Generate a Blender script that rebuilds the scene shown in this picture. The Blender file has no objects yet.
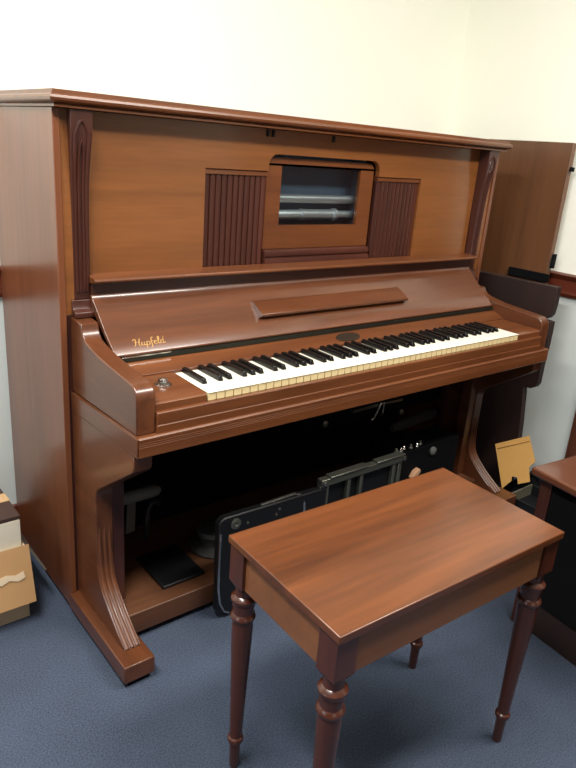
import bpy, bmesh, math
from mathutils import Vector, Matrix
R = math.radians
S = bpy.context.scene
COL = S.collection

# ------------------------------------------------------------------ camera, world, lights, exposure
cam_d = bpy.data.cameras.new('camera'); cam = bpy.data.objects.new('camera', cam_d); COL.objects.link(cam)
cr = Vector((0.78051891, -0.62069554, 0.07434567)); cu = Vector((0.15261617, 0.30452837, 0.9401972)); cf = Vector((0.60621658, 0.72249534, -0.33241833))
M = Matrix((cr, cu, -cf)).transposed().to_4x4(); M.translation = Vector((-0.76340717, -1.18548408, 1.26379546))
cam.matrix_world = M
cam_d.sensor_fit = 'VERTICAL'; cam_d.sensor_height = 24; cam_d.lens = 24 * 666.25 / 768
cam_d.clip_start = 0.02
S.camera = cam
S.view_settings.view_transform = 'Standard'; S.view_settings.look = 'None'
S.view_settings.gamma = 1; S.view_settings.use_curve_mapping = False
S.view_settings.exposure = 0.28

world = bpy.data.worlds.new('world'); S.world = world; world.use_nodes = True
world.node_tree.nodes['Background'].inputs[0].default_value = (0.75, 0.85, 1.0, 1)
world.node_tree.nodes['Background'].inputs[1].default_value = 1.0

def area(name, loc, target, sx, sy, power, color):
    d = bpy.data.lights.new(name, 'AREA'); d.shape = 'RECTANGLE'; d.size = sx; d.size_y = sy
    d.energy = power; d.color = color
    o = bpy.data.objects.new(name, d); COL.objects.link(o)
    o.location = loc
    o.rotation_euler = (Vector(target) - Vector(loc)).to_track_quat('-Z', 'Y').to_euler()
    return o
area('ceiling_lamp_light', (0.75, -1.05, 2.495), (0.75, -1.05, 0), 1.2, 0.30, 50, (1.0, 0.965, 0.90))
area('ceiling_lamp_light', (-0.95, -0.45, 2.495), (-0.95, -0.45, 0), 0.30, 1.2, 58, (1.0, 0.985, 0.95))
area('window_daylight', (-3.15, -0.55, 1.55), (0, -0.5, 1.3), 1.4, 1.1, 9, (0.90, 0.95, 1.0))
area('front_window_daylight', (-0.9, -4.45, 1.65), (-0.5, 0, 1.4), 1.2, 1.0, 4, (0.92, 0.96, 1.0))

# ------------------------------------------------------------------ materials
def lin(c):
    return tuple((v / 255 / 12.92) if v / 255 <= 0.04045 else ((v / 255 + 0.055) / 1.055) ** 2.4 for v in c) + (1,)
def newmat(name):
    m = bpy.data.materials.new(name); m.use_nodes = True
    nt = m.node_tree; return m, nt, nt.nodes['Principled BSDF']
def wood(name, dark, light, axis='x', scale=1.0, rough=0.3, coat=0.35, coat_rough=0.12):
    m, nt, b = newmat(name)
    tc = nt.nodes.new('ShaderNodeTexCoord'); mp = nt.nodes.new('ShaderNodeMapping')
    sc = {'x': (1.2, 16, 16), 'y': (16, 1.2, 16), 'z': (16, 16, 1.2)}[axis]
    mp.inputs['Scale'].default_value = [v * scale for v in sc]
    nt.links.new(tc.outputs['Object'], mp.inputs[0])
    n1 = nt.nodes.new('ShaderNodeTexNoise'); n1.inputs['Scale'].default_value = 1.0; n1.inputs['Detail'].default_value = 5
    n1.inputs['Distortion'].default_value = 0.6
    n2 = nt.nodes.new('ShaderNodeTexNoise'); n2.inputs['Scale'].default_value = 7.0; n2.inputs['Detail'].default_value = 3
    nt.links.new(mp.outputs[0], n1.inputs['Vector']); nt.links.new(mp.outputs[0], n2.inputs['Vector'])
    mix = nt.nodes.new('ShaderNodeMath'); mix.operation = 'MULTIPLY_ADD'; mix.inputs[1].default_value = 0.3
    nt.links.new(n2.outputs[0], mix.inputs[0])
    ml = nt.nodes.new('ShaderNodeMath'); ml.operation = 'MULTIPLY'; ml.inputs[1].default_value = 0.7
    nt.links.new(n1.outputs[0], ml.inputs[0]); nt.links.new(ml.outputs[0], mix.inputs[2])
    rp = nt.nodes.new('ShaderNodeValToRGB'); rp.color_ramp.elements[0].position = 0.33; rp.color_ramp.elements[1].position = 0.68
    rp.color_ramp.elements[0].color = lin(dark); rp.color_ramp.elements[1].color = lin(light)
    nt.links.new(mix.outputs[0], rp.inputs[0]); nt.links.new(rp.outputs[0], b.inputs['Base Color'])
    b.inputs['Roughness'].default_value = rough
    b.inputs['Coat Weight'].default_value = coat; b.inputs['Coat Roughness'].default_value = coat_rough
    return m
def plain(name, c, rough=0.5, metal=0.0, noise=0.0, nscale=30, coat=0.0):
    m, nt, b = newmat(name)
    b.inputs['Roughness'].default_value = rough; b.inputs['Metallic'].default_value = metal
    b.inputs['Coat Weight'].default_value = coat
    tc = nt.nodes.new('ShaderNodeTexCoord'); n = nt.nodes.new('ShaderNodeTexNoise'); n.inputs['Scale'].default_value = nscale
    n.inputs['Detail'].default_value = 3
    nt.links.new(tc.outputs['Object'], n.inputs['Vector'])
    rp = nt.nodes.new('ShaderNodeValToRGB')
    c = lin(c)
    rp.color_ramp.elements[0].color = tuple(v * (1 - noise) for v in c[:3]) + (1,)
    rp.color_ramp.elements[1].color = tuple(min(1, v * (1 + noise)) for v in c[:3]) + (1,)
    nt.links.new(n.outputs[0], rp.inputs[0]); nt.links.new(rp.outputs[0], b.inputs['Base Color'])
    return m

W = {}
W['side'] = wood('wood_side', (98, 54, 32), (126, 74, 46), 'z', 0.7, 0.30, 0.22, 0.14)
W['panel'] = wood('wood_panel', (112, 66, 30), (138, 84, 42), 'x', 0.9, 0.34, 0.3)
W['rail'] = wood('wood_rail', (88, 48, 26), (120, 70, 38), 'x', 1.0, 0.30, 0.25)
W['arm'] = wood('wood_arm', (78, 42, 24), (108, 63, 37), 'y', 0.9, 0.30, 0.3)
W['reed'] = wood('wood_reed', (78, 42, 24), (108, 63, 37), 'z', 0.9, 0.42, 0.12, 0.25)
W['red'] = wood('wood_red', (56, 27, 20), (80, 41, 30), 'z', 1.0, 0.36, 0.2)
W['redx'] = wood('wood_red_x', (58, 28, 21), (84, 43, 31), 'x', 1.0, 0.36, 0.2)
W['fall'] = wood('wood_fall', (80, 44, 26), (110, 64, 39), 'x', 0.8, 0.28, 0.45, 0.1)
W['stool_top'] = wood('wood_stool_top', (58, 27, 12), (122, 68, 33), 'x', 0.5, 0.30, 0.45, 0.15)
W['stool_leg'] = wood('wood_stool_leg', (64, 30, 19), (90, 45, 29), 'z', 1.0, 0.28, 0.35)
W['apron'] = wood('wood_apron', (108, 66, 38), (130, 82, 49), 'x', 0.8, 0.4, 0.15)
W['bottom'] = wood('wood_bottom', (72, 42, 26), (100, 62, 38), 'x', 0.9, 0.5, 0.05)
W['tall'] = wood('wood_tall', (84, 52, 30), (112, 72, 43), 'z', 0.6, 0.42, 0.15)
W['dark'] = wood('wood_dark', (34, 20, 17), (50, 30, 24), 'z', 0.8, 0.6, 0.0)
W['trim'] = wood('wood_trim', (82, 34, 20), (106, 48, 30), 'x', 0.8, 0.35)
W['trimy'] = wood('wood_trim_y', (82, 34, 20), (106, 48, 30), 'y', 0.8, 0.35)
W['trimz'] = wood('wood_trim_z', (70, 36, 24), (94, 52, 34), 'z', 0.8, 0.35)
W['table'] = wood('wood_table', (84, 45, 28), (98, 56, 36), 'y', 0.25, 0.3, 0.6, 0.08)
IVORY = plain('ivory', (250, 244, 224), 0.25, noise=0.02)
CREAM = plain('cream_front', (232, 212, 160), 0.35, noise=0.04)
EBONY = plain('ebony', (17, 16, 16), 0.25)
BLACK = plain('black_paint', (10, 10, 13), 0.5, noise=0.2)
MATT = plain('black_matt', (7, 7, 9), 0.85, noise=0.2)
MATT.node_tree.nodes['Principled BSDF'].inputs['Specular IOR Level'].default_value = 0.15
CHROME = plain('chrome', (205, 205, 200), 0.22, 1.0)
SILVER = plain('bright_silver', (206, 208, 206), 0.33, 0.8)
STEEL = plain('dull_steel', (128, 128, 116), 0.4, 0.85, 0.15)
GREY = plain('grey_rubber', (100, 100, 96), 0.6, noise=0.15)
GLASSY = None
GOLD = plain('gold_leaf', (190, 146, 86), 0.45, 0.2)
FADED = plain('faded_gilt', (136, 92, 58), 0.5)
BRASS = plain('dark_badge', (52, 40, 30), 0.45, 0.4, 0.3)
CARD = plain('cardboard', (190, 146, 98), 0.85, noise=0.06, nscale=18)
CARDLT = plain('cardboard_pale', (196, 172, 138), 0.85, noise=0.06, nscale=18)
TORN = plain('torn_paper', (222, 198, 164), 0.9, noise=0.08, nscale=40)
OCHRE = plain('ochre_card', (204, 154, 84), 0.8, noise=0.06, nscale=20)
WHITEB = plain('white_box', (226, 216, 194), 0.8, noise=0.06, nscale=16)
BROWNB = plain('brown_lid', (66, 44, 36), 0.5, noise=0.15)
TAPE = plain('tan_tape', (196, 160, 116), 0.5, noise=0.05)

gm, gnt, gb = newmat('viewing_glass'); gnt.nodes.remove(gb)
g1 = gnt.nodes.new('ShaderNodeBsdfTransparent'); g1.inputs[0].default_value = (0.86, 0.90, 0.92, 1)
g2 = gnt.nodes.new('ShaderNodeBsdfGlossy'); g2.inputs['Roughness'].default_value = 0.04
gx = gnt.nodes.new('ShaderNodeMixShader'); gx.inputs[0].default_value = 0.05; gnt.links.new(g1.outputs[0], gx.inputs[1]); gnt.links.new(g2.outputs[0], gx.inputs[2])
gnt.links.new(gx.outputs[0], gnt.nodes['Material Output'].inputs['Surface'])
GLASSY = gm

def wall_mat():
    m, nt, b = newmat('painted_wall')
    tc = nt.nodes.new('ShaderNodeTexCoord'); sp = nt.nodes.new('ShaderNodeSeparateXYZ')
    nt.links.new(tc.outputs['Object'], sp.inputs[0])
    gt = nt.nodes.new('ShaderNodeMath'); gt.operation = 'GREATER_THAN'; gt.inputs[1].default_value = 0.84
    nt.links.new(sp.outputs[2], gt.inputs[0])
    mx = nt.nodes.new('ShaderNodeMix'); mx.data_type = 'RGBA'
    mx.inputs[6].default_value = lin((216, 222, 218)); mx.inputs[7].default_value = lin((251, 252, 238))
    nt.links.new(gt.outputs[0], mx.inputs[0])
    n = nt.nodes.new('ShaderNodeTexNoise'); n.inputs['Scale'].default_value = 60; n.inputs['Detail'].default_value = 4
    nt.links.new(tc.outputs['Object'], n.inputs['Vector'])
    bp = nt.nodes.new('ShaderNodeBump'); bp.inputs['Strength'].default_value = 0.05; bp.inputs['Distance'].default_value = 0.004
    nt.links.new(n.outputs[0], bp.inputs['Height']); nt.links.new(bp.outputs[0], b.inputs['Normal'])
    nt.links.new(mx.outputs[2], b.inputs['Base Color']); b.inputs['Roughness'].default_value = 0.7
    return m
WALL = wall_mat()
def carpet_mat():
    m, nt, b = newmat('blue_carpet')
    tc = nt.nodes.new('ShaderNodeTexCoord')
    n = nt.nodes.new('ShaderNodeTexNoise'); n.inputs['Scale'].default_value = 260; n.inputs['Detail'].default_value = 4
    n2 = nt.nodes.new('ShaderNodeTexNoise'); n2.inputs['Scale'].default_value = 5; n2.inputs['Detail'].default_value = 3
    nt.links.new(tc.outputs['Object'], n.inputs['Vector']); nt.links.new(tc.outputs['Object'], n2.inputs['Vector'])
    ad = nt.nodes.new('ShaderNodeMath'); ad.operation = 'MULTIPLY_ADD'; ad.inputs[1].default_value = 0.25
    nt.links.new(n2.outputs[0], ad.inputs[0]); nt.links.new(n.outputs[0], ad.inputs[2])
    rp = nt.nodes.new('ShaderNodeValToRGB'); rp.color_ramp.elements[0].position = 0.38; rp.color_ramp.elements[1].position = 0.88
    rp.color_ramp.elements[0].color = lin((36, 44, 59)); rp.color_ramp.elements[1].color = lin((80, 91, 111))
    nt.links.new(ad.outputs[0], rp.inputs[0]); nt.links.new(rp.outputs[0], b.inputs['Base Color'])
    bp = nt.nodes.new('ShaderNodeBump'); bp.inputs['Strength'].default_value = 0.6; bp.inputs['Distance'].default_value = 0.004
    nt.links.new(n.outputs[0], bp.inputs['Height']); nt.links.new(bp.outputs[0], b.inputs['Normal'])
    b.inputs['Roughness'].default_value = 0.95
    return m
CARPET = carpet_mat()

# ------------------------------------------------------------------ mesh helpers
def box(bm, x0, x1, y0, y1, z0, z1):
    v = [bm.verts.new(p) for p in ((x0,y0,z0),(x1,y0,z0),(x1,y1,z0),(x0,y1,z0),(x0,y0,z1),(x1,y0,z1),(x1,y1,z1),(x0,y1,z1))]
    for f in ((3,2,1,0),(4,5,6,7),(0,1,5,4),(1,2,6,5),(2,3,7,6),(3,0,4,7)):
        bm.faces.new([v[i] for i in f])
    return v
def prism(bm, pts, axis, a, b):
    """extrude a closed 2D outline along an axis: x -> pts are (y,z); y -> (x,z); z -> (x,y)"""
    def P(p, t):
        return {'x': (t, p[0], p[1]), 'y': (p[0], t, p[1]), 'z': (p[0], p[1], t)}[axis]
    va = [bm.verts.new(P(p, a)) for p in pts]; vb = [bm.verts.new(P(p, b)) for p in pts]
    n = len(pts)
    bm.faces.new(va); bm.faces.new(list(reversed(vb)))
    for i in range(n):
        j = (i + 1) % n
        bm.faces.new((va[i], vb[i], vb[j], va[j]))
def tube(bm, path, r, n=10):
    path = [Vector(p) for p in path]; rings = []
    ref = None
    for i, p in enumerate(path):
        t = (path[min(i+1, len(path)-1)] - path[max(i-1, 0)]).normalized()
        if ref is None:
            ref = t.orthogonal().normalized()
        ref = (ref - t * ref.dot(t)).normalized(); s = t.cross(ref)
        rr = r[i] if isinstance(r, (list, tuple)) else r
        rings.append([bm.verts.new(p + (ref * math.cos(2*math.pi*k/n) + s * math.sin(2*math.pi*k/n)) * rr) for k in range(n)])
    for a, b in zip(rings, rings[1:]):
        for k in range(n):
            bm.faces.new((a[k], a[(k+1) % n], b[(k+1) % n], b[k]))
    bm.faces.new(list(reversed(rings[0]))); bm.faces.new(rings[-1])
def lathe(bm, prof, c, n=24, axis='z'):
    """prof: (radius, height) pairs bottom to top"""
    rings = []
    for r, h in prof:
        ring = []
        for k in range(n):
            a = 2*math.pi*k/n; u, v = r*math.cos(a), r*math.sin(a)
            q = {'z': (u, v, h), 'y': (u, h, v), 'x': (h, u, v)}[axis]
            ring.append(bm.verts.new((c[0]+q[0], c[1]+q[1], c[2]+q[2])))
        rings.append(ring)
    for a, b in zip(rings, rings[1:]):
        for k in range(n):
            bm.faces.new((a[k], a[(k+1) % n], b[(k+1) % n], b[k]))
    bm.faces.new(list(reversed(rings[0]))); bm.faces.new(rings[-1])
def arc(cx, cy, r, a0, a1, n=8):
    return [(cx + r*math.cos(R(a0 + (a1-a0)*i/n)), cy + r*math.sin(R(a0 + (a1-a0)*i/n))) for i in range(n+1)]

def wloc(o):
    v = Vector((0, 0, 0))
    while o is not None:
        v += o.location; o = o.parent
    return v
def obj(name, bm, mats, parent=None, bev=0.0, seg=2, smooth=35, label=None, origin=None):
    """link ONE mesh object; the mesh is given in scene coordinates (or in the thing's own when parent is local)"""
    bmesh.ops.recalc_face_normals(bm, faces=bm.faces[:])
    base = wloc(parent) if parent is not None else Vector((0, 0, 0))
    if origin is None:
        lo = Vector([min(v.co[i] for v in bm.verts) for i in range(3)]); hi = Vector([max(v.co[i] for v in bm.verts) for i in range(3)])
        origin = Vector(((lo.x+hi.x)/2, (lo.y+hi.y)/2, lo.z))
    origin = Vector(origin)
    bmesh.ops.translate(bm, verts=bm.verts[:], vec=-origin)
    me = bpy.data.meshes.new(name); bm.to_mesh(me); bm.free()
    for m in (mats if isinstance(mats, (list, tuple)) else [mats]): me.materials.append(m)
    if smooth:
        for p in me.polygons: p.use_smooth = True
        me.set_sharp_from_angle(angle=R(smooth))
    o = bpy.data.objects.new(name, me); COL.objects.link(o)
    if parent is not None: o.parent = parent
    o.location = origin - base
    if bev:
        md = o.modifiers.new('bevel', 'BEVEL'); md.width = bev; md.segments = seg; md.limit_method = 'ANGLE'; md.angle_limit = R(40)
        md.harden_normals = False
    if label: o['label'] = label
    return o
def tag(o, label, cat, group=None):
    o['label'] = label; o['category'] = cat
    if group: o['group'] = group
    return o
def thing(name, loc, label, cat, rz=0, group=None):
    o = bpy.data.objects.new(name, None); COL.objects.link(o); o.location = loc; o.rotation_euler = (0, 0, rz)
    o.empty_display_size = 0.1
    return tag(o, label, cat, group)
def struct(name, bm, m, bev=0.0, parent=None):
    o = obj(name, bm, m, parent, bev, origin=(0, 0, 0) if parent is None else None)
    if parent is None: o['kind'] = 'structure'
    return o
def bx(x0, x1, y0, y1, z0, z1):
    bm = bmesh.new(); box(bm, x0, x1, y0, y1, z0, z1); return bm
def pr(pts, axis, a, b):
    bm = bmesh.new(); prism(bm, pts, axis, a, b); return bm

# ------------------------------------------------------------------ the room
XL, XR, YF, YB, ZC = -3.2, 1.72, -4.5, 0.80, 2.55
struct('floor', bx(XL-.1, XR+.1, YF-.1, YB+.1, -0.08, 0), CARPET)
struct('ceiling', bx(XL-.1, XR+.1, YF-.1, YB+.1, ZC, ZC+.1), plain('ceiling_white', (238, 236, 226), 0.8, noise=0.02))
struct('wall_back', bx(XL-.1, XR+.1, YB, YB+.1, 0, ZC), WALL)
struct('wall_right', bx(XR, XR+.1, YF-.1, YB, 0, ZC), WALL)
FARWALL = plain('low_bounce_wall', (150, 140, 124), 0.8, noise=0.03)  # unseen walls toned down to cut bounced light
def wall_with_hole(name, axis, t0, t1, a0, a1, h0, h1, w0, w1):
    bm = bmesh.new()
    for (p0, p1, z0, z1) in ((a0, h0, 0, ZC), (h1, a1, 0, ZC), (h0, h1, 0, w0), (h0, h1, w1, ZC)):
        if axis == 'x': box(bm, t0, t1, p0, p1, z0, z1)
        else: box(bm, p0, p1, t0, t1, z0, z1)
    struct(name, bm, FARWALL)
wall_with_hole('wall_left', 'x', XL-.1, XL, YF, YB, -1.3, 0.2, 0.95, 2.15)
wall_with_hole('wall_front', 'y', YF-.1, YF, XL, XR, -1.55, -0.25, 1.1, 2.2)
# window frames
bm = bmesh.new()
for y in (-1.3, -0.57, 0.16): box(bm, XL-.08, XL-.02, y, y+.04, .95, 2.15)
for z in (.95, 2.11): box(bm, XL-.08, XL-.02, -1.3, .2, z, z+.04)
struct('window_1', bm, plain('window_paint', (235, 235, 228), 0.4), .003)
bm = bmesh.new()
for x in (-1.55, -.92, -.29): box(bm, x, x+.04, YF-.08, YF-.02, 1.1, 2.2)
for z in (1.1, 2.16): box(bm, -1.55, -.25, YF-.08, YF-.02, z, z+.04)
struct('window_2', bm, plain('window_paint_front', (235, 235, 228), 0.4), .003)
# chair rail, baseboards, door casing
def rail_prof(t, s):   # (depth, z) outline of the chair rail; s = direction into the room
    return [(t, .800), (t+s*.012, .800), (t+s*.016, .812), (t+s*.012, .824), (t+s*.012, .862), (t+s*.020, .872), (t+s*.024, .882), (t+s*.014, .888), (t, .888)]
struct('trim_1', pr(rail_prof(YB, -1), 'x', XL, XR-.024), W['trim'])
struct('trim_2', pr(rail_prof(XR, -1), 'y', -.022, YB), W['trimy'])
struct('baseboard_back', bx(XL, XR-.014, YB-.014, YB, 0, .12), W['trim'], .003)
struct('baseboard_right', bx(XR-.014, XR, 0.22, YB, 0, .12), W['trimy'], .003)
bm = bmesh.new(); box(bm, XR-.03, XR, -.15, -.039, 0, 2.1); box(bm, XR-.022, XR, -.039, -.022, 0, 2.1)
struct('trim_3', bm, W['trimz'], .003)
bm = bmesh.new(); box(bm, XR-.012, XR-.001, -1.72, -.15, 0.005, 2.06)  # unseen door widened so the roll glass reflects dark
struct('door_1', bm, W['trimz'], .003)

lamp = thing('ceiling_light', (0.75, -1.05, ZC-.05), 'long fluorescent fitting on the ceiling above the bench', 'ceiling light')
LW = plain('lamp_white', (240, 240, 236), 0.5)
obj('housing', bx(.10, 1.40, -1.23, -.87, ZC-.035, ZC-.001), LW, lamp, .004)
lamp = thing('ceiling_light', (-0.95, -0.45, ZC-.05), 'long fluorescent fitting on the ceiling left of the piano', 'ceiling light')
obj('housing', bx(-1.13, -.77, -1.10, .20, ZC-.035, ZC-.001), LW, lamp, .004)

# ------------------------------------------------------------------ the piano
P = thing('piano', (0.611, 0.38, 0), 'brown wooden upright player piano with open lower front and full keyboard against the back wall', 'piano')
XA, XB = -0.205, 1.427          # outer faces of the case
AL, AR = -0.177, 1.399          # outer faces of the arms
mir = lambda x: 1.222 - x
def both(x0, x1):
    return ((x0, x1), (mir(x1), mir(x0)))
ZK = 0.735

for x0, x1 in both(XA, XA+.016):
    obj('side_panel', pr([(.335, 0.02), (.785, 0.02), (.785, 1.311), (.335, 1.311)], 'x', x0, x1), W['side'], P, .002)
# lid with moulded edge
def ring_prof(bm, e, z):
    return [bm.verts.new(p) for p in ((XA-e, .335-.02-e, z), (XB+e, .335-.02-e, z), (XB+e, .79, z), (XA-e, .79, z))]
bm = bmesh.new()
prof = [(-.004, 1.311), (.004, 1.311), (.004, 1.316), (.002, 1.3175), (.006, 1.320), (.011, 1.321), (.015, 1.324), (.0165, 1.329), (.015, 1.334), (.012, 1.3365), (.009, 1.337), (.008, 1.3455)]
rs = [ring_prof(bm, e, z) for e, z in prof]
for a, b in zip(rs, rs[1:]):
    for k in range(4): bm.faces.new((a[k], a[(k+1) % 4], b[(k+1) % 4], b[k]))
bm.faces.new(rs[0]); bm.faces.new(rs[-1])
obj('lid', bm, W['rail'], P, 0, smooth=30)

# upper front panel with an opening for grilles and roll window
def outline_panel():
    gx0, gx1, gz0, gz1 = .2, 1.045, .940, 1.200
    wx0, wx1, wz = .405, .842, 1.246
    return gx0, gx1, gz0, gz1, wx0, wx1, wz
gx0, gx1, gz0, gz1, wx0, wx1, wz = outline_panel()
hole = [(gx0, gz0), (gx0, gz1), (wx0, gz1)] + arc(wx0+.03, wz-.03, .03, 180, 90, 8) + arc(wx1-.03, wz-.03, .03, 90, 0, 8) + [(wx1, gz1), (gx1, gz1), (gx1, gz0)]
bm = bmesh.new()
# outline walks round the outside then back along the opening (the opening is open at the bottom, behind the fallboard)
prism(bm, [(gx0, .93)] + [(-.122, .93), (-.122, 1.311), (1.344, 1.311), (1.344, .93), (gx1, .93)] + list(reversed(hole)), 'y', .360, .380)
obj('upper_panel', bm, W['panel'], P, .0015)
# grilles
def grille(x0, x1):
    pts = [(x0, .392), (x0, .372)]
    n = 11; w = (x1-x0)/n
    for i in range(n):
        a = x0 + i*w
        pts += [(a+.0004, .3735), (a+w*.10, .3690), (a+w*.35, .3680), (a+w*.75, .3680), (a+w*.92, .3690), (a+w-.0004, .3735)]
    pts += [(x1, .372), (x1, .392)]
    return pr(pts, 'z', .935, 1.186)
for a, b in ((gx0, wx0-.002), (wx1+.002, gx1)):
    g = obj('grille', grille(a, b), W['red'], P, smooth=20)
    obj('grille_frame', bx(a, b, .364, .392, 1.186, 1.1995), W['rail'], g, .002)
# roll window door
fx0, fx1, fz0 = wx0+.003, wx1-.010, .984
glx0, glx1, glz0, glz1 = .462, .775, 1.051, 1.222
bm = bmesh.new(); wt = wz-.008
box(bm, fx0, fx1, .376, .390, fz0, glz0)
box(bm, fx0, glx0, .376, .390, glz0, glz1); box(bm, glx1, fx1, .376, .390, glz0, glz1)
prism(bm, [(fx0, glz1)] + arc(fx0+.022, wt-.022, .022, 180, 90, 8) + arc(fx1-.022, wt-.022, .022, 90, 0, 8) + [(fx1, glz1)], 'y', .376, .390)
wf = obj('roll_window', bm, W['rail'], P)
obj('glass_pane', bx(glx0-.004, glx1+.004, .384, .387, glz0-.004, glz1+.004), GLASSY, wf)
obj('bottom_moulding', pr([(.392, .932), (.360, .932), (.358, .938), (.358, .950), (.360, .957), (.366, .959), (.366, .962), (.362, .964), (.361, .972), (.363, .978), (.372, .982), (.392, .983)], 'x', fx0, fx1), W['redx'], P)
# roll mechanism seen through the glass
bm = bmesh.new(); box(bm, glx0-.035, glx1+.035, .440, .450, glz0-.06, glz1+.05)
box(bm, glx0-.035, glx0-.02, .392, .44, glz0-.06, glz1+.05); box(bm, glx1+.02, glx1+.035, .392, .44, glz0-.06, glz1+.05)
box(bm, glx0-.02, glx1+.02, .392, .44, glz0-.06, glz0-.05)
obj('roll_compartment', bm, plain('haze_slate', (70, 84, 98), 0.6, noise=0.1, nscale=9), P)  # glass reflection and haze put into the compartment's blue-grey
obj('tracker_bar', pr(arc(.414, 1.124, .0130, 0, 360, 15)[:-1], 'x', glx0-.015, glx1+.012), SILVER, P, smooth=50)
bm = bmesh.new(); lathe(bm, [(.012, glx0-.018), (.014, glx0-.01), (.014, .57), (.017, .572), (.017, .58), (.0155, .582), (.0155, .70), (.019, .702), (.019, .715), (.012, .717), (.012, .79)], (0, .414, 1.078), 18, 'x')
obj('take_up_spool', bm, SILVER, P)
# small latches under the lid
for x in (.392, .410, .632):
    obj('latch', bx(x-.004, x+.004, .354, .3605, 1.290, 1.308), BLACK, P, .001)

# pilasters
def pil(x0, x1):
    bm = bmesh.new()
    prism(bm, [(.362, .886), (.340, .886), (.338, 1.05), (.3365, 1.10), (.334, 1.16), (.326, 1.22), (.320, 1.252), (.318, 1.275), (.3175, 1.311), (.362, 1.311)], 'x', x0, x1)
    return bm
for x0, x1 in both(-.172, -.121):
    p = obj('pilaster', pil(x0, x1), W['red'], P, .002)
    xc = (x0+x1)/2; hw = (x1-x0)/2
    def flare(z): return .80 + .20*max(0, min(1, (z-1.12)/.15))**1.3
    for v in p.data.vertices:
        zz = v.co.z + .886
        v.co.x *= flare(zz)
    def face_y(z):
        ks = [(.886, .340), (1.05, .338), (1.16, .334), (1.22, .326), (1.252, .320), (1.275, .318), (1.311, .3175)]
        for (za, ya), (zb, yb) in zip(ks, ks[1:]):
            if z <= zb: return ya + (yb-ya)*(z-za)/(zb-za)
        return .3175
    for k, top, rr in ((.62, 1.288, .0040), (.26, 1.245, .0036)):
        side = [(-1, z) for z in (.905, .98, 1.06, 1.12, 1.16, 1.20, top-.03)]
        pts = [(sx*k, z) for sx, z in side] + [(-k*.75, top-.016), (-k*.35, top-.005), (0, top), (k*.35, top-.005), (k*.75, top-.016)] + [(-sx*k, z) for sx, z in reversed(side)]
        bm = bmesh.new()
        tube(bm, [(xc + u*hw*flare(z), face_y(z)-.0004, z) for u, z in pts], rr, 8)
        obj('carved_arch', bm, W['red'], p)
    obj('pilaster_base', pr([(.362, .845), (.319, .845), (.318, .848), (.318, .858), (.322, .861), (.332, .864), (.336, .872), (.336, .886), (.362, .886)], 'x', x0-.002, x1+.002), W['red'], P, .002)
for x0, x1 in both(XA+.016, -.166):
    obj('stile', bx(x0, x1, .340, .375, .85, 1.311), W['panel'], P, .001)
# front stiles beneath the pilasters, down to the floor rail
for x0, x1 in both(XA+.016, -.121):
    obj('stile', bx(x0, x1, .341, .375, .02, .85), W['red'], P, .002)  # darker red than the upper stiles; mostly shade put into the wood

# fallboard
fb = [(.36, .897), (.333, .897), (.3315, .893), (.327, .887), (.319, .880), (.306, .868), (.290, .853), (.270, .8345), (.240, .809), (.206, .781), (.204, .777), (.206, .7735), (.214, .7735), (.30, .84), (.36, .88)]
F = obj('fallboard', pr(fb, 'x', -.128, 1.350), W['fall'], P, 0.0012, smooth=40)
obj('ledge', pr([(.362, .925), (.330, .925), (.304, .930), (.302, .934), (.304, .939), (.362, .944)], 'x', -.130, 1.352), W['rail'], P, .001)
obj('hinge_strip', pr([(.2075, .7733), (.204, .771), (.201, .761), (.25, .760), (.25, .7735)], 'x', -.132, 1.354), plain('tarnished_strip', (50, 48, 40), 0.35, 0.7, 0.2), F)
obj('metal_edge', bx(-.11, .02, .2025, .2065, .7700, .7733), CHROME, F)
# small music ledge on the fallboard: a bar that follows the slope
def on_slope(y): # fallboard surface height
    return .781 + (y-.206)*(.8345-.781)/(.270-.206)
bm = bmesh.new()
ys = .252
prism(bm, [(ys, on_slope(ys)-.002), (ys-.016, on_slope(ys)+.004), (ys-.017, on_slope(ys)+.011), (ys+.034, on_slope(ys+.034)+.010), (ys+.040, on_slope(ys+.04)-.002)], 'x', .318, .915)
obj('music_ledge', bm, W['fall'], F, .0012)
# gold script on the fallboard
def slope_frame(x, y):
    t = Vector((0, .270-.206, .8345-.781)).normalized()   # up the slope
    n = Vector((0, -t.z, t.y))
    m = Matrix((Vector((1, 0, 0)), t, n)).transposed().to_4x4()
    m.translation = Vector((x, y, on_slope(y))) + n * .0004
    return m
def smooth_path(p, n=6):
    out = []
    for i in range(len(p)-1):
        p0, p1, p2, p3 = (Vector(p[max(i-1, 0)]), Vector(p[i]), Vector(p[i+1]), Vector(p[min(i+2, len(p)-1)]))
        for k in range(n):
            t = k/n
            out.append(.5*((2*p1) + (p2-p0)*t + (2*p0-5*p1+4*p2-p3)*t*t + (3*p1-p0-3*p2+p3)*t**3))
    out.append(Vector(p[-1])); return out
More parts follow.
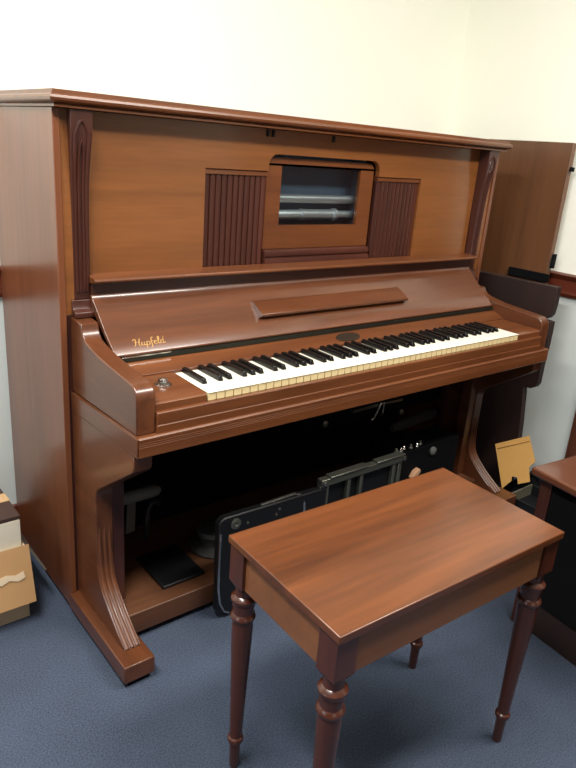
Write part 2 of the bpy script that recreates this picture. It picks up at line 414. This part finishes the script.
# cursive strokes of the word on the fallboard, letter by letter (H u p f e l d), in x-heights
SCRIPT = [[(.1,1.5),(.3,1.95),(.55,1.8),(.42,.8),(.25,.1),(-.05,.1)], [(1.3,2.0),(1.08,1.2),(.92,.3),(1.05,0),(1.28,.2)], [(.28,.95),(.7,1.08),(1.15,1.0)],
          [(1.5,1),(1.38,.4),(1.48,.02),(1.72,.15),(1.92,1)], [(1.92,1),(1.82,.3),(1.95,0),(2.12,.25)],
          [(2.35,1.05),(2.22,.2),(2.06,-.8)], [(2.27,.6),(2.5,1),(2.76,.8),(2.7,.2),(2.48,0),(2.22,.2)],
          [(3.55,1.85),(3.4,2.05),(3.22,1.7),(3.08,.5),(2.98,-.6),(2.76,-.8)], [(2.92,.95),(3.15,.98),(3.42,1.0)],
          [(3.5,.5),(3.85,.62),(3.88,.95),(3.68,1),(3.5,.6),(3.56,.1),(3.78,0),(4.02,.25)],
          [(4.12,.3),(4.5,1.4),(4.5,2.05),(4.34,1.8),(4.22,.4),(4.32,0),(4.5,.2)],
          [(5.12,.8),(4.92,1),(4.67,.7),(4.64,.2),(4.82,0),(5.05,.3),(5.32,2.0)], [(5.32,2.0),(5.12,.4),(5.18,.02),(5.42,.2)]]
def lettering(name, x, y, sx, sy, mat, parent):
    fr = slope_frame(x, y); bm = bmesh.new()
    for st in SCRIPT:
        pts = smooth_path([(a*sx, b*sy) for a, b in st])
        prev = None
        for i, p in enumerate(pts):
            t = (pts[min(i+1, len(pts)-1)] - pts[max(i-1, 0)]).normalized()
            down = abs(t.y)                                  # broad pen: heavy down strokes, thin joins
            h = .00045 + .00075*down
            n = Vector((-t.y, t.x))
            cur = [bm.verts.new(fr @ Vector((*(p + n*h), .0003))), bm.verts.new(fr @ Vector((*(p - n*h), .0003))), bm.verts.new(fr @ Vector((*(p - n*h), -.0006))), bm.verts.new(fr @ Vector((*(p + n*h), -.0006)))]
            if prev:
                for k in range(4): bm.faces.new((prev[k], prev[(k+1) % 4], cur[(k+1) % 4], cur[k]))
            else: bm.faces.new(cur)
            prev = cur
        bm.faces.new(list(reversed(prev)))
    return obj(name, bm, mat, parent, smooth=0)
obj('cove_shade_strip', bx(-.127, 1.349, .3325, .36, .8965, .9255), W['redx'], F)  # dark red strip puts the shade under the ledge into wood colour
L = lettering('brand_lettering', -.072, .219, .0157, .0100, GOLD, F)
L['label'] = 'gold script lettering'

# nameboard behind the keys, with oval badge
obj('nameboard', pr([(.25, .760), (.203, .760), (.196, .758), (.194, .757), (.190, .7565), (.152, .742), (.150, .660), (.25, .660)], 'x', -.138, 1.360), W['rail'], P, .0008)
bm = bmesh.new(); n = 28
fr_t = Vector((0, .190-.152, .7565-.742)).normalized(); fr_n = Vector((0, -fr_t.z, fr_t.y))
c0 = Vector((.594, .174, .7505))
v0 = [bm.verts.new(c0 + Vector((.046*math.cos(2*math.pi*k/n), 0, 0)) + fr_t*.019*math.sin(2*math.pi*k/n)) for k in range(n)]
v1 = [bm.verts.new(v.co + fr_n*.0035) for v in v0]
bm.faces.new(v0); bm.faces.new(v1)
for k in range(n): bm.faces.new((v0[k], v0[(k+1) % n], v1[(k+1) % n], v1[k]))
obj('oval_badge', bm, BRASS, P, .0008)

# keybed, rail, keyslip, key blocks
obj('keybed', bx(XA+.034, XB-.034, .0, .345, .622, .659), W['redx'], P)
rail = [(.0, .621), (-.018, .621), (-.020, .623), (-.020, .645), (-.0192, .6462), (-.020, .6475), (-.020, .6495), (-.0192, .651), (-.020, .6525), (-.020, .6545), (-.0192, .656), (-.020, .6575), (-.020, .664), (-.0165, .667), (.0, .667)]
obj('front_rail', pr(rail, 'x', AL-.002, AR+.002), W['rail'], P, 0, smooth=20)
for x0, x1 in both(AL-.006, AL+.046):
    obj('arm_rail', pr([(-.0185, .621), (.345, .606), (.345, .652), (-.0185, .667)] if x0 < 0 else [(.0005, .621), (.345, .606), (.345, .652), (.0005, .667)], 'x', x0, x0+.052 if x0 > 0 else x0+.004), W['arm'], P, .0015)
    obj('arm_rail', pr([(.0005, .621), (.345, .606), (.345, .652), (.0005, .667)], 'x', x0+.004, x1), W['arm'], P, .0015) if x0 < 0 else None
obj('keyslip', pr([(.0005, .662), (-.012, .662), (-.012, .684), (-.0105, .686), (-.0105, .712), (-.0085, .7148), (.0005, .7148)], 'x', AL+.045, AR-.045), W['rail'], P, .0008)
for i, (x0, x1) in enumerate(both(AL+.046, -.0025)):
    kb = obj('key_block', pr([(.0, .662), (.0, .730), (.005, .7345), (.012, .736), (.152, .738), (.152, .662)], 'x', x0, x1), W['rail'], P, .001)
    if i == 0:
        bm = bmesh.new(); lathe(bm, [(.021, 0), (.021, .002), (.018, .003), (.013, .004), (.009, .007), (.012, .010), (.011, .014), (.004, .016)], (-.066, .088, .7365), 20)
        obj('chrome_knob', bm, CHROME, kb, label='small chrome knob on a round plate')

# keys
KW = .0235
def white_key_mesh():
    bm = bmesh.new(); box(bm, .0011, KW-.0011, .001, .150, .715, .7335)
    # thin ivory top that overhangs the front
    box(bm, .0005, KW-.0005, -.001, .150, .7335, ZK)
    bm.faces.ensure_lookup_table()
    for k, f in enumerate(bm.faces): f.material_index = 0 if k >= 6 else 1
    return bm
wk = obj('white_key', white_key_mesh(), [IVORY, CREAM], P, .0004, 1, origin=(KW/2, .075, .715))
bmk = bmesh.new()
pb = [(-.0065, .051), (.0065, .051), (.0065, .149), (-.0065, .149)]; pt = [(-.0050, .057), (.0050, .057), (.0054, .149), (-.0054, .149)]
va = [bmk.verts.new((x, y, .7352)) for x, y in pb]; vb = [bmk.verts.new((x, y, .7475)) for x, y in pt]
bmk.faces.new(va); bmk.faces.new(vb)
for k in range(4): bmk.faces.new((va[k], va[(k+1) % 4], vb[(k+1) % 4], vb[k]))
bk = obj('black_key', bmk, EBONY, P, .0012, 2, origin=(0, .1, .7352))
w_loc = wk.location.copy(); b_loc = bk.location.copy(); first_b = True
off = {'A': .001, 'C': -.0015, 'D': .0015, 'F': -.002, 'G': 0}
for i in range(52):
    k = wk if i == 0 else wk.copy()
    if i: COL.objects.link(k)
    k.location = w_loc + Vector((i*KW, 0, 0))
    nt_ = 'ABCDEFG'[i % 7]
    if nt_ in off and i < 51:
        q = bk if first_b else bk.copy()
        if not first_b: COL.objects.link(q)
        first_b = False
        q.location = b_loc + Vector(((i+1)*KW + off[nt_], 0, 0))

# arms (cheeks)
cheek = [(.345, .655), (.0005, .667), (-.004, .667), (-.004, .745)] + [(-.004+.031-.031*math.cos(R(a)), .745+.031*math.sin(R(a))) for a in (15, 30, 45, 60, 75, 88)] \
    + [(.05, .7785), (.10, .782), (.15, .786), (.19, .790), (.215, .7945), (.240, .799), (.262, .806), (.274, .816), (.280, .828), (.283, .838), (.289, .842), (.345, .845)]
for x0, x1 in both(AL, AL+.045):
    obj('arm', pr([(y, min(z, .845 if x0 < 0 else .829)) for y, z in cheek], 'x', x0, x1), W['arm'], P, .003, 2, smooth=30)
# legs with corbel and reeded front
def leg_front():
    pts = [(.0, .6205), (.0, .590), (.004, .580), (.013, .572), (.065, .536), (.12, .499), (.18, .458), (.197, .445), (.205, .434), (.208, .420), (.2085, .40), (.208, .33), (.207, .26)]
    pts += [(.205, .222), (.199, .192), (.188, .170), (.170, .150), (.13, .117), (.09, .090), (.052, .066)]
    return pts
lf = leg_front()
for x0, x1 in both(-.138, -.104):
    obj('post', bx(x0, x1, .212, .255, .086, .622), W['red'] if x0 < 0 else W['arm'], P, .002)  # right post in paler wood, its lit look put into the colour
for x0, x1 in both(-.182, -.137):
    leg = obj('leg', pr(lf + [(.345, .066), (.345, .607)], 'x', x0, x1), W['arm'], P, .002, 1, smooth=25)
    path = [p for p in lf if p[1] < .31 or p[1] == .33]
    w = (x1-x0)
    for t in (.2, .5, .8):
        bm = bmesh.new(); tube(bm, [(x0+w*t, y+(.0022 if z < .3 else .006), z+.0) for y, z in path], .0066, 8)
        obj('reed', bm, W['reed'], leg)
    bt = obj('toe_block', bx(x0-.026, x1+.010, -.002, .345, .018, .066) if x0 < 0 else bx(x0-.010, x1+.026, -.002, .345, .018, .066), W['arm'], P, .003)
    xm = (x0+x1)/2 - (.006 if x0 < 0 else -.006)
    bm = bmesh.new(); box(bm, xm-.030, xm+.030, .006, .075, 0, .018); obj('foot', bm, MATT, P, .004)
    bm = bmesh.new(); box(bm, xm-.026, xm+.026, .70, .76, 0, .020); obj('foot', bm, MATT, P, .004)

# bottom board, back, inside parts in matt black, partly shade put in the colour
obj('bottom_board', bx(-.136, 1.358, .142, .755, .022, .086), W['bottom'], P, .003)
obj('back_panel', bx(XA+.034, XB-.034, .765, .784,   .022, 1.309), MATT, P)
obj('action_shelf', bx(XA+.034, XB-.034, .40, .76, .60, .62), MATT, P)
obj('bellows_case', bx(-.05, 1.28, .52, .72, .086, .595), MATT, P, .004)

# ---- player mechanism showing in the open lower front
bm = bmesh.new(); tube(bm, [(-.125, .36, .298), (-.09, .36, .302), (.055, .36, .300), (.070, .36, .300), (.078, .36, .300)], [.017, .0185, .0185, .015, .008], 16)
obj('air_pipe', bm, GREY, P, label='grey air pipe inside the left of the case')
obj('grey_plate', pr([(-.025, .175), (.004, .178), (.008, .283), (-.018, .283)], 'y', .372, .378), plain('plate', (84, 80, 70), 0.6), P)
bm = bmesh.new(); tube(bm, [(.055, .40, .12), (.05, .39, .17), (.05, .385, .215), (.06, .385, .245), (.078, .385, .25), (.09, .39, .235)], .009, 10)
obj('rubber_hose', bm, plain('hose', (44, 44, 46), 0.35), P)
obj('pedal_plate', bx(.0, .135, .19, .36, .086, .096), BLACK, P, .003)
bm = bmesh.new(); lathe(bm, [(.072, .086), (.075, .092), (.070, .100), (.045, .108), (.040, .125), (.052, .130), (.055, .142), (.048, .152), (.02, .156)], (.235, .30, 0), 28)
obj('air_drum', bm, plain('drum_grey', (54, 52, 50), 0.55, noise=0.15), P)
# black pedal board swung out in front
bm = bmesh.new()
prism(bm, [(.112, .030)] + [(.150, .004), (.49, .004), (.49, .318)] + arc(.13, .305, .022, 90, 180, 5), 'y', .088, .112)
pb_ = obj('pedal_board', bm, BLACK, P, .004)
bm = bmesh.new(); lathe(bm, [(.016, .0), (.016, -.003), (.012, -.005), (.006, -.005), (.005, -.002)], (.160, .088, .300), 20, 'y')
obj('round_boss', bm, STEEL, pb_)
bm = bmesh.new(); tube(bm, [(.110, .084, .285), (.109, .084, .20), (.111, .084, .11), (.118, .084, .06), (.132, .084, .03), (.150, .084, .016)], .0032, 8)
obj('chrome_wire', bm, CHROME, pb_)
bm = bmesh.new(); tube(bm, [(.25, .10, .325), (.37, .10, .327), (.39, .098, .322), (.402, .094, .308), (.404, .090, .285), (.404, .086, .25)], .0045, 8)
obj('chrome_handle', bm, CHROME, pb_)
for x, z in ((.20, .290), (.30, .285), (.31, .30)):
    bm = bmesh.new(); lathe(bm, [(.004, 0), (.004, -.002), (.002, -.003)], (x, .088, z), 10, 'y'); obj('screw', bm, STEEL, pb_)
# steel pedal frame
bm = bmesh.new(); box(bm, .468, .836, .088, .112, .322, .345); box(bm, .50, .66, .084, .112, .345, .351); box(bm, .70, .83, .084, .112, .345, .351)
pf = obj('pedal_frame', bm, STEEL, P, .002)
for x, w in ((.474, .016), (.498, .008), (.588, .012), (.642, .012), (.792, .014), (.818, .016)):
    obj('frame_bar', bx(x-w/2, x+w/2, .092, .108, 0.003, .324), STEEL, pf, .002)
bm = bmesh.new(); box(bm, .50, .81, .1085, .113, .02, .315); obj('frame_back', bm, BLACK, pf)
for x in (.478, .828):
    bm = bmesh.new(); lathe(bm, [(.007, 0), (.007, -.003), (.004, -.005)], (x, .086, .335), 12, 'y'); obj('screw', bm, CHROME, pf)
# valve block at the right of the frame
vb_ = obj('valve_block', bx(.86, 1.20, .145, .26, .0865, .312), MATT, P, .004)
import random
random.seed(4)
for x in (.872, .892, .914, .945, .975, 1.0):
    bm = bmesh.new(); lathe(bm, [(.008, 0), (.009, .004), (.006, .008), (.007, .012), (.003, .016)], (x, .158 + random.random()*.02, .312), 12)
    obj('valve_cap', bm, CHROME if x in (.914, .892, .975) else STEEL, vb_)
bm = bmesh.new(); lathe(bm, [(.016, 0), (.016, -.006), (.010, -.010)], (1.05, .145, .285), 16, 'y'); obj('valve_cap', bm, GREY, vb_)
obj('wooden_plug', pr([(.935, .21), (.965, .216), (.978, .228), (.972, .240), (.952, .233)], 'y', .125, .145), plain('plug', (196, 150, 116), 0.6), vb_, .002)
obj('linkage_rail', pr([(.83, .398), (.97, .402), (.97, .414), (.83, .410)], 'y', .345, .36), STEEL, P)
obj('linkage_rail', pr([(.98, .402), (1.09, .400), (1.09, .409), (.98, .411)], 'y', .345, .36), STEEL, P)
bm = bmesh.new(); tube(bm, [(.925, .342, .355), (.940, .340, .362), (.955, .340, .395), (.965, .340, .415), (.985, .340, .415), (.985, .342, .37), (.975, .344, .362)], .0045, 8)
obj('linkage_hook', bm, CHROME, P)
for x, z in ((.70, .385), (1.09, .355)):
    bm = bmesh.new(); lathe(bm, [(.012, 0), (.012, -.004), (.006, -.008)], (x, .345, z), 14, 'y'); obj('bolt', bm, STEEL, P)
obj('action_rail', bx(.62, 1.34, .36, .40, .36, .44), MATT, P, .003)
bm = bmesh.new(); tube(bm, [(1.05, .345, .292), (1.07, .345, .294), (1.28, .345, .312), (1.30, .345, .314)], [.012, .020, .020, .012], 14)
obj('felt_roller', bm, plain('felt', (52, 50, 48), 0.9), P)

# ------------------------------------------------------------------ the stool
ST = thing('piano_bench', (0.1646, -0.468, 0), 'reddish brown wooden bench with turned legs standing in front of the piano', 'bench', R(-2.4))
LX, LY = .3025, .164            # half size of the top
def lobj(name, bm, m, parent, bev=0.0, label=None, smooth=35):
    """mesh given in the bench's own coordinates"""
    o = obj(name, bm, m, None, bev, smooth=smooth, label=label); o.parent = parent
    return o
lobj('seat', bx(-LX, LX, -LY, LY, .552, .568), W['stool_top'], ST, .002)
def turned_leg(cx, cy):
    bm = bmesh.new(); h = .0225
    box(bm, cx-h, cx+h, cy-h, cy+h, .472, .552)
    # the square block narrows to the turning
    lo = [bm.verts.new((cx+sx*h, cy+sy*h, .472)) for sx, sy in ((-1,-1),(1,-1),(1,1),(-1,1))]
    l2 = [bm.verts.new((cx+sx*.012, cy+sy*.012, .454)) for sx, sy in ((-1,-1),(1,-1),(1,1),(-1,1))]
    for k in range(4): bm.faces.new((lo[k], lo[(k+1) % 4], l2[(k+1) % 4], l2[k]))
    bm.faces.new(l2)
    lathe(bm, [(.009, 0), (.0105, .004), (.0115, .062), (.0125, .070), (.0165, .073), (.0175, .078), (.0165, .083), (.0130, .086), (.0135, .097), (.0205, .330), (.0215, .372), (.0200, .384),
               (.0235, .388), (.0255, .394), (.0235, .400), (.0205, .403), (.0195, .409), (.0225, .419), (.0215, .425), (.0230, .428), (.0260, .433), (.0260, .438), (.0230, .442), (.0185, .445), (.0175, .452), (.0190, .466)], (cx, cy, 0), 24)
    return bm
ins = .0225 + .006
for sx in (-1, 1):
    for sy in (-1, 1):
        lobj('leg', turned_leg(sx*(LX-ins+.003), sy*(LY-ins)), W['stool_leg'], ST, .0)
for s in (-1, 1):
    y = s*(LY-.018)
    lobj('long_apron', bx(-LX+.0505, LX-.0505, y-.008, y+.008, .470, .552), W['apron'], ST, .001, 'paler brown side board')
    x = s*(LX-.018)
    lobj('end_apron', bx(x-.008, x+.008, -LY+.0505, LY-.0505, .470, .552), W['apron'], ST, .001, 'paler brown end board')

# ------------------------------------------------------------------ cardboard boxes left of the piano
B = thing('cardboard_box', (-.52, .57, 0), 'open tan cardboard box on the carpet beside the piano, front flap hanging down', 'box')
bm = bmesh.new(); t = .005
x0, x1, y0, y1, zt = -.80, -.300, .372, .74, .225
box(bm, x0, x1, y0, y1, 0.001, t); box(bm, x0, x1, y0, y0+t, t, zt); box(bm, x0, x1, y1-t, y1, t, zt)
box(bm, x0, x0+t, y0+t, y1-t, t, zt); box(bm, x1-t, x1, y0+t, y1-t, t, zt)
obj('body', bm, CARDLT, B)
flap = obj('front_flap', pr([(y0, zt), (y0-.002, zt+.004), (y0-.040, .072), (y0-.036, .070)], 'x', x0+.01, x1+.008), CARD, B, label='tan flap with a torn strip of tape')
bm = bmesh.new()
pts = [(-.44, .158), (-.405, .166), (-.385, .160), (-.36, .165), (-.335, .158), (-.315, .163), (-.312, .146), (-.330, .140), (-.352, .149), (-.372, .142), (-.40, .150), (-.44, .144)]
for_y = lambda z: y0-.0005 - .040*(zt+.004-z)/(zt+.004-.072) - .0026
va = [bm.verts.new((x, for_y(z), z)) for x, z in pts]; vb = [bm.verts.new((x, for_y(z)-.0008, z)) for x, z in pts]
bm.faces.new(va); bm.faces.new(vb)
for k in range(len(pts)): bm.faces.new((va[k], va[(k+1) % len(pts)], vb[(k+1) % len(pts)], vb[k]))
obj('torn_tape', bm, TORN, flap)
obj('side_flap', pr([(x1, zt), (x1+.003, zt+.002), (x1+.060, .115), (x1+.056, .112)], 'y', .395, .70), plain('flap_edge', (120, 112, 100), 0.8, noise=.1), B)
U = thing('carton', (-.52, .57, .006), 'white carton with dark brown top and tan tape, sitting inside the cardboard box', 'box')
obj('body', bx(-.79, -.307, .379, .725, .0065, .300), WHITEB, U, .002)
lidu = obj('lid', bx(-.792, -.3055, .3785, .7265, .300, .312), BROWNB, U, .002)
obj('tape_strip', bx(-.7925, -.305, .465, .510, .3118, .3134), TAPE, lidu)

# ------------------------------------------------------------------ things in the corner right of the piano
tall = obj('wooden_panel', pr([(.172, 0), (.57, 0), (.57, 1.362), (.196, 1.362)], 'x', 1.615, 1.640), W['tall'], None, .002, origin=(1.615, .37, 0))
tall.rotation_euler = (0, R(2.2), 0); tall.location.z = 0.0
tag(tall, 'tall plain brown wooden panel leaning on the right wall beyond the piano', 'panel')
obj('black_latch', bx(1.603, 1.616, .172, .350, .850, .882), MATT, tall, .002).matrix_parent_inverse = Matrix.Identity(4)
obj('hinge_knuckle', bx(1.612, 1.638, .174, .181, .905, .960), MATT, tall, .002)
obj('hinge_knuckle', bx(1.612, 1.638, .182, .189, 1.262, 1.278), MATT, tall, .002)
stp = [(.70, .0), (.70, .848), (.080, .856), (.079, .79), (.083, .752), (.092, .738), (.108, .730), (.112, .727), (.077, .725), (.076, .68), (.077, .611), (.089, .605), (.080, .599), (.080, .478), (.088, .462), (.105, .451), (.137, .449), (.132, .427), (.118, .3), (.112, .227), (.110, .0)]
sb = obj('stepped_board', pr(stp, 'x', 1.555, 1.585), W['dark'], None, .003)
tag(sb, 'dark brown board with a stepped front edge standing before the tall panel', 'board')
# black open tub with a torn ochre card in it
TB = thing('plastic_tub', (1.49, .0, 0), 'low black open tub on the floor beneath the ochre card', 'tub')
bm = bmesh.new(); t = .004
x0, x1, y0, y1, zt = 1.436, 1.606, -.10, .105, .045  # front compartment added to blacken floor that lies in shade
box(bm, x0, x1, y0, y1, 0.001, t); box(bm, x0, x1, y0, y0+t, t, zt); box(bm, x0, x1, y1-t, y1, t, zt)
box(bm, x0, x0+t, y0+t, y1-t, t, zt); box(bm, x1-t, x1, y0+t, y1-t, t, zt)
obj('body', bm, BLACK, TB, .001)
bm = bmesh.new(); tube(bm, [(x0, y0, zt), (x1, y0, zt), (x1, y1, zt), (x0, y1, zt), (x0, y0, zt)], .003, 8)
obj('rim', bm, BLACK, TB)
obj('divider', bx(x0+t, x1-t, .034, .040, t, zt+.003), plain('rim', (104, 100, 84), 0.5), TB)
cp = [(1.455, 0.148, 0.217), (1.54, 0.059, 0.27), (1.549, 0.016, 0.173), (1.538, 0.025, 0.157), (1.532, 0.028, 0.144), (1.531, 0.011, 0.091), (1.501, 0.043, 0.074), (1.501, 0.052, 0.1), (1.489, 0.068, 0.1), (1.486, 0.065, 0.083), (1.461, 0.084, 0.046)]
bm = bmesh.new(); nn = Vector((.75, .6, -.2)).normalized() * .003
va = [bm.verts.new(p) for p in cp]; vb = [bm.verts.new(Vector(p) + nn) for p in cp]
bm.faces.new(va); bm.faces.new(vb)
for k in range(len(cp)): bm.faces.new((va[k], va[(k+1) % len(cp)], vb[(k+1) % len(cp)], vb[k]))
oc = obj('torn_card', bm, OCHRE); tag(oc, 'torn ochre piece of card with notched lower edge, leaning beside the piano', 'card')
bm = bmesh.new()
a, b = Vector((1.459, .135, .203)), Vector((1.540, .052, .250))
tube(bm, [a - nn*.2, b - nn*.2], .0015, 6)
obj('crease', bm, plain('crease', (150, 104, 48), .8), oc)

# crumpled black bag between the card and the table
from mathutils import noise
bm = bmesh.new(); bmesh.ops.create_icosphere(bm, subdivisions=4, radius=1)
for v in bm.verts:
    d = v.co.normalized(); k = 1 + .22*noise.noise(d*2.3) + .08*noise.noise(d*6)
    z = d.z*k; v.co = Vector((1.652 + d.x*k*.040, .0 + d.y*k*.085, .055 + z*.055))
    v.co.z = max(v.co.z, 0.001)
tag(obj('bag', bm, BLACK, smooth=180), 'crumpled black bag on the floor behind the low table, right of the ochre card', 'bag')

# ------------------------------------------------------------------ low table at the right edge
T = thing('low_table', (1.2, -.65, 0), 'low glossy brown table at the right edge, beyond the bench', 'table')
obj('tabletop', pr([(-.345, .478), (-1.05, .478), (-1.05, .5), (-.345, .5)], 'x', .818, 1.60), W['table'], T, .006, 3)
for x in (.845, 1.545):
    for y in (-.40, -1.02):
        obj('leg', bx(x, x+.035, y, y+.035, 0, .478), W['red'], T, .002)
obj('side_panel', bx(.852, .866, -.985, -.40, .10, .478), MATT, T)
obj('side_panel', bx(1.556, 1.570, -.985, -.40, .10, .478), MATT, T)
obj('back_panel', bx(.88, 1.545, -.385, -.371, .10, .478), MATT, T)
obj('plinth', bx(.856, .868, -.985, -.40, .0, .10), W['dark'], T)

for o in (B, U): o.location += Vector((-.003, .016, 0))
U.location.z += .004
T.location += Vector((-.042, -.056, 0)); T.rotation_euler.z = R(-7)
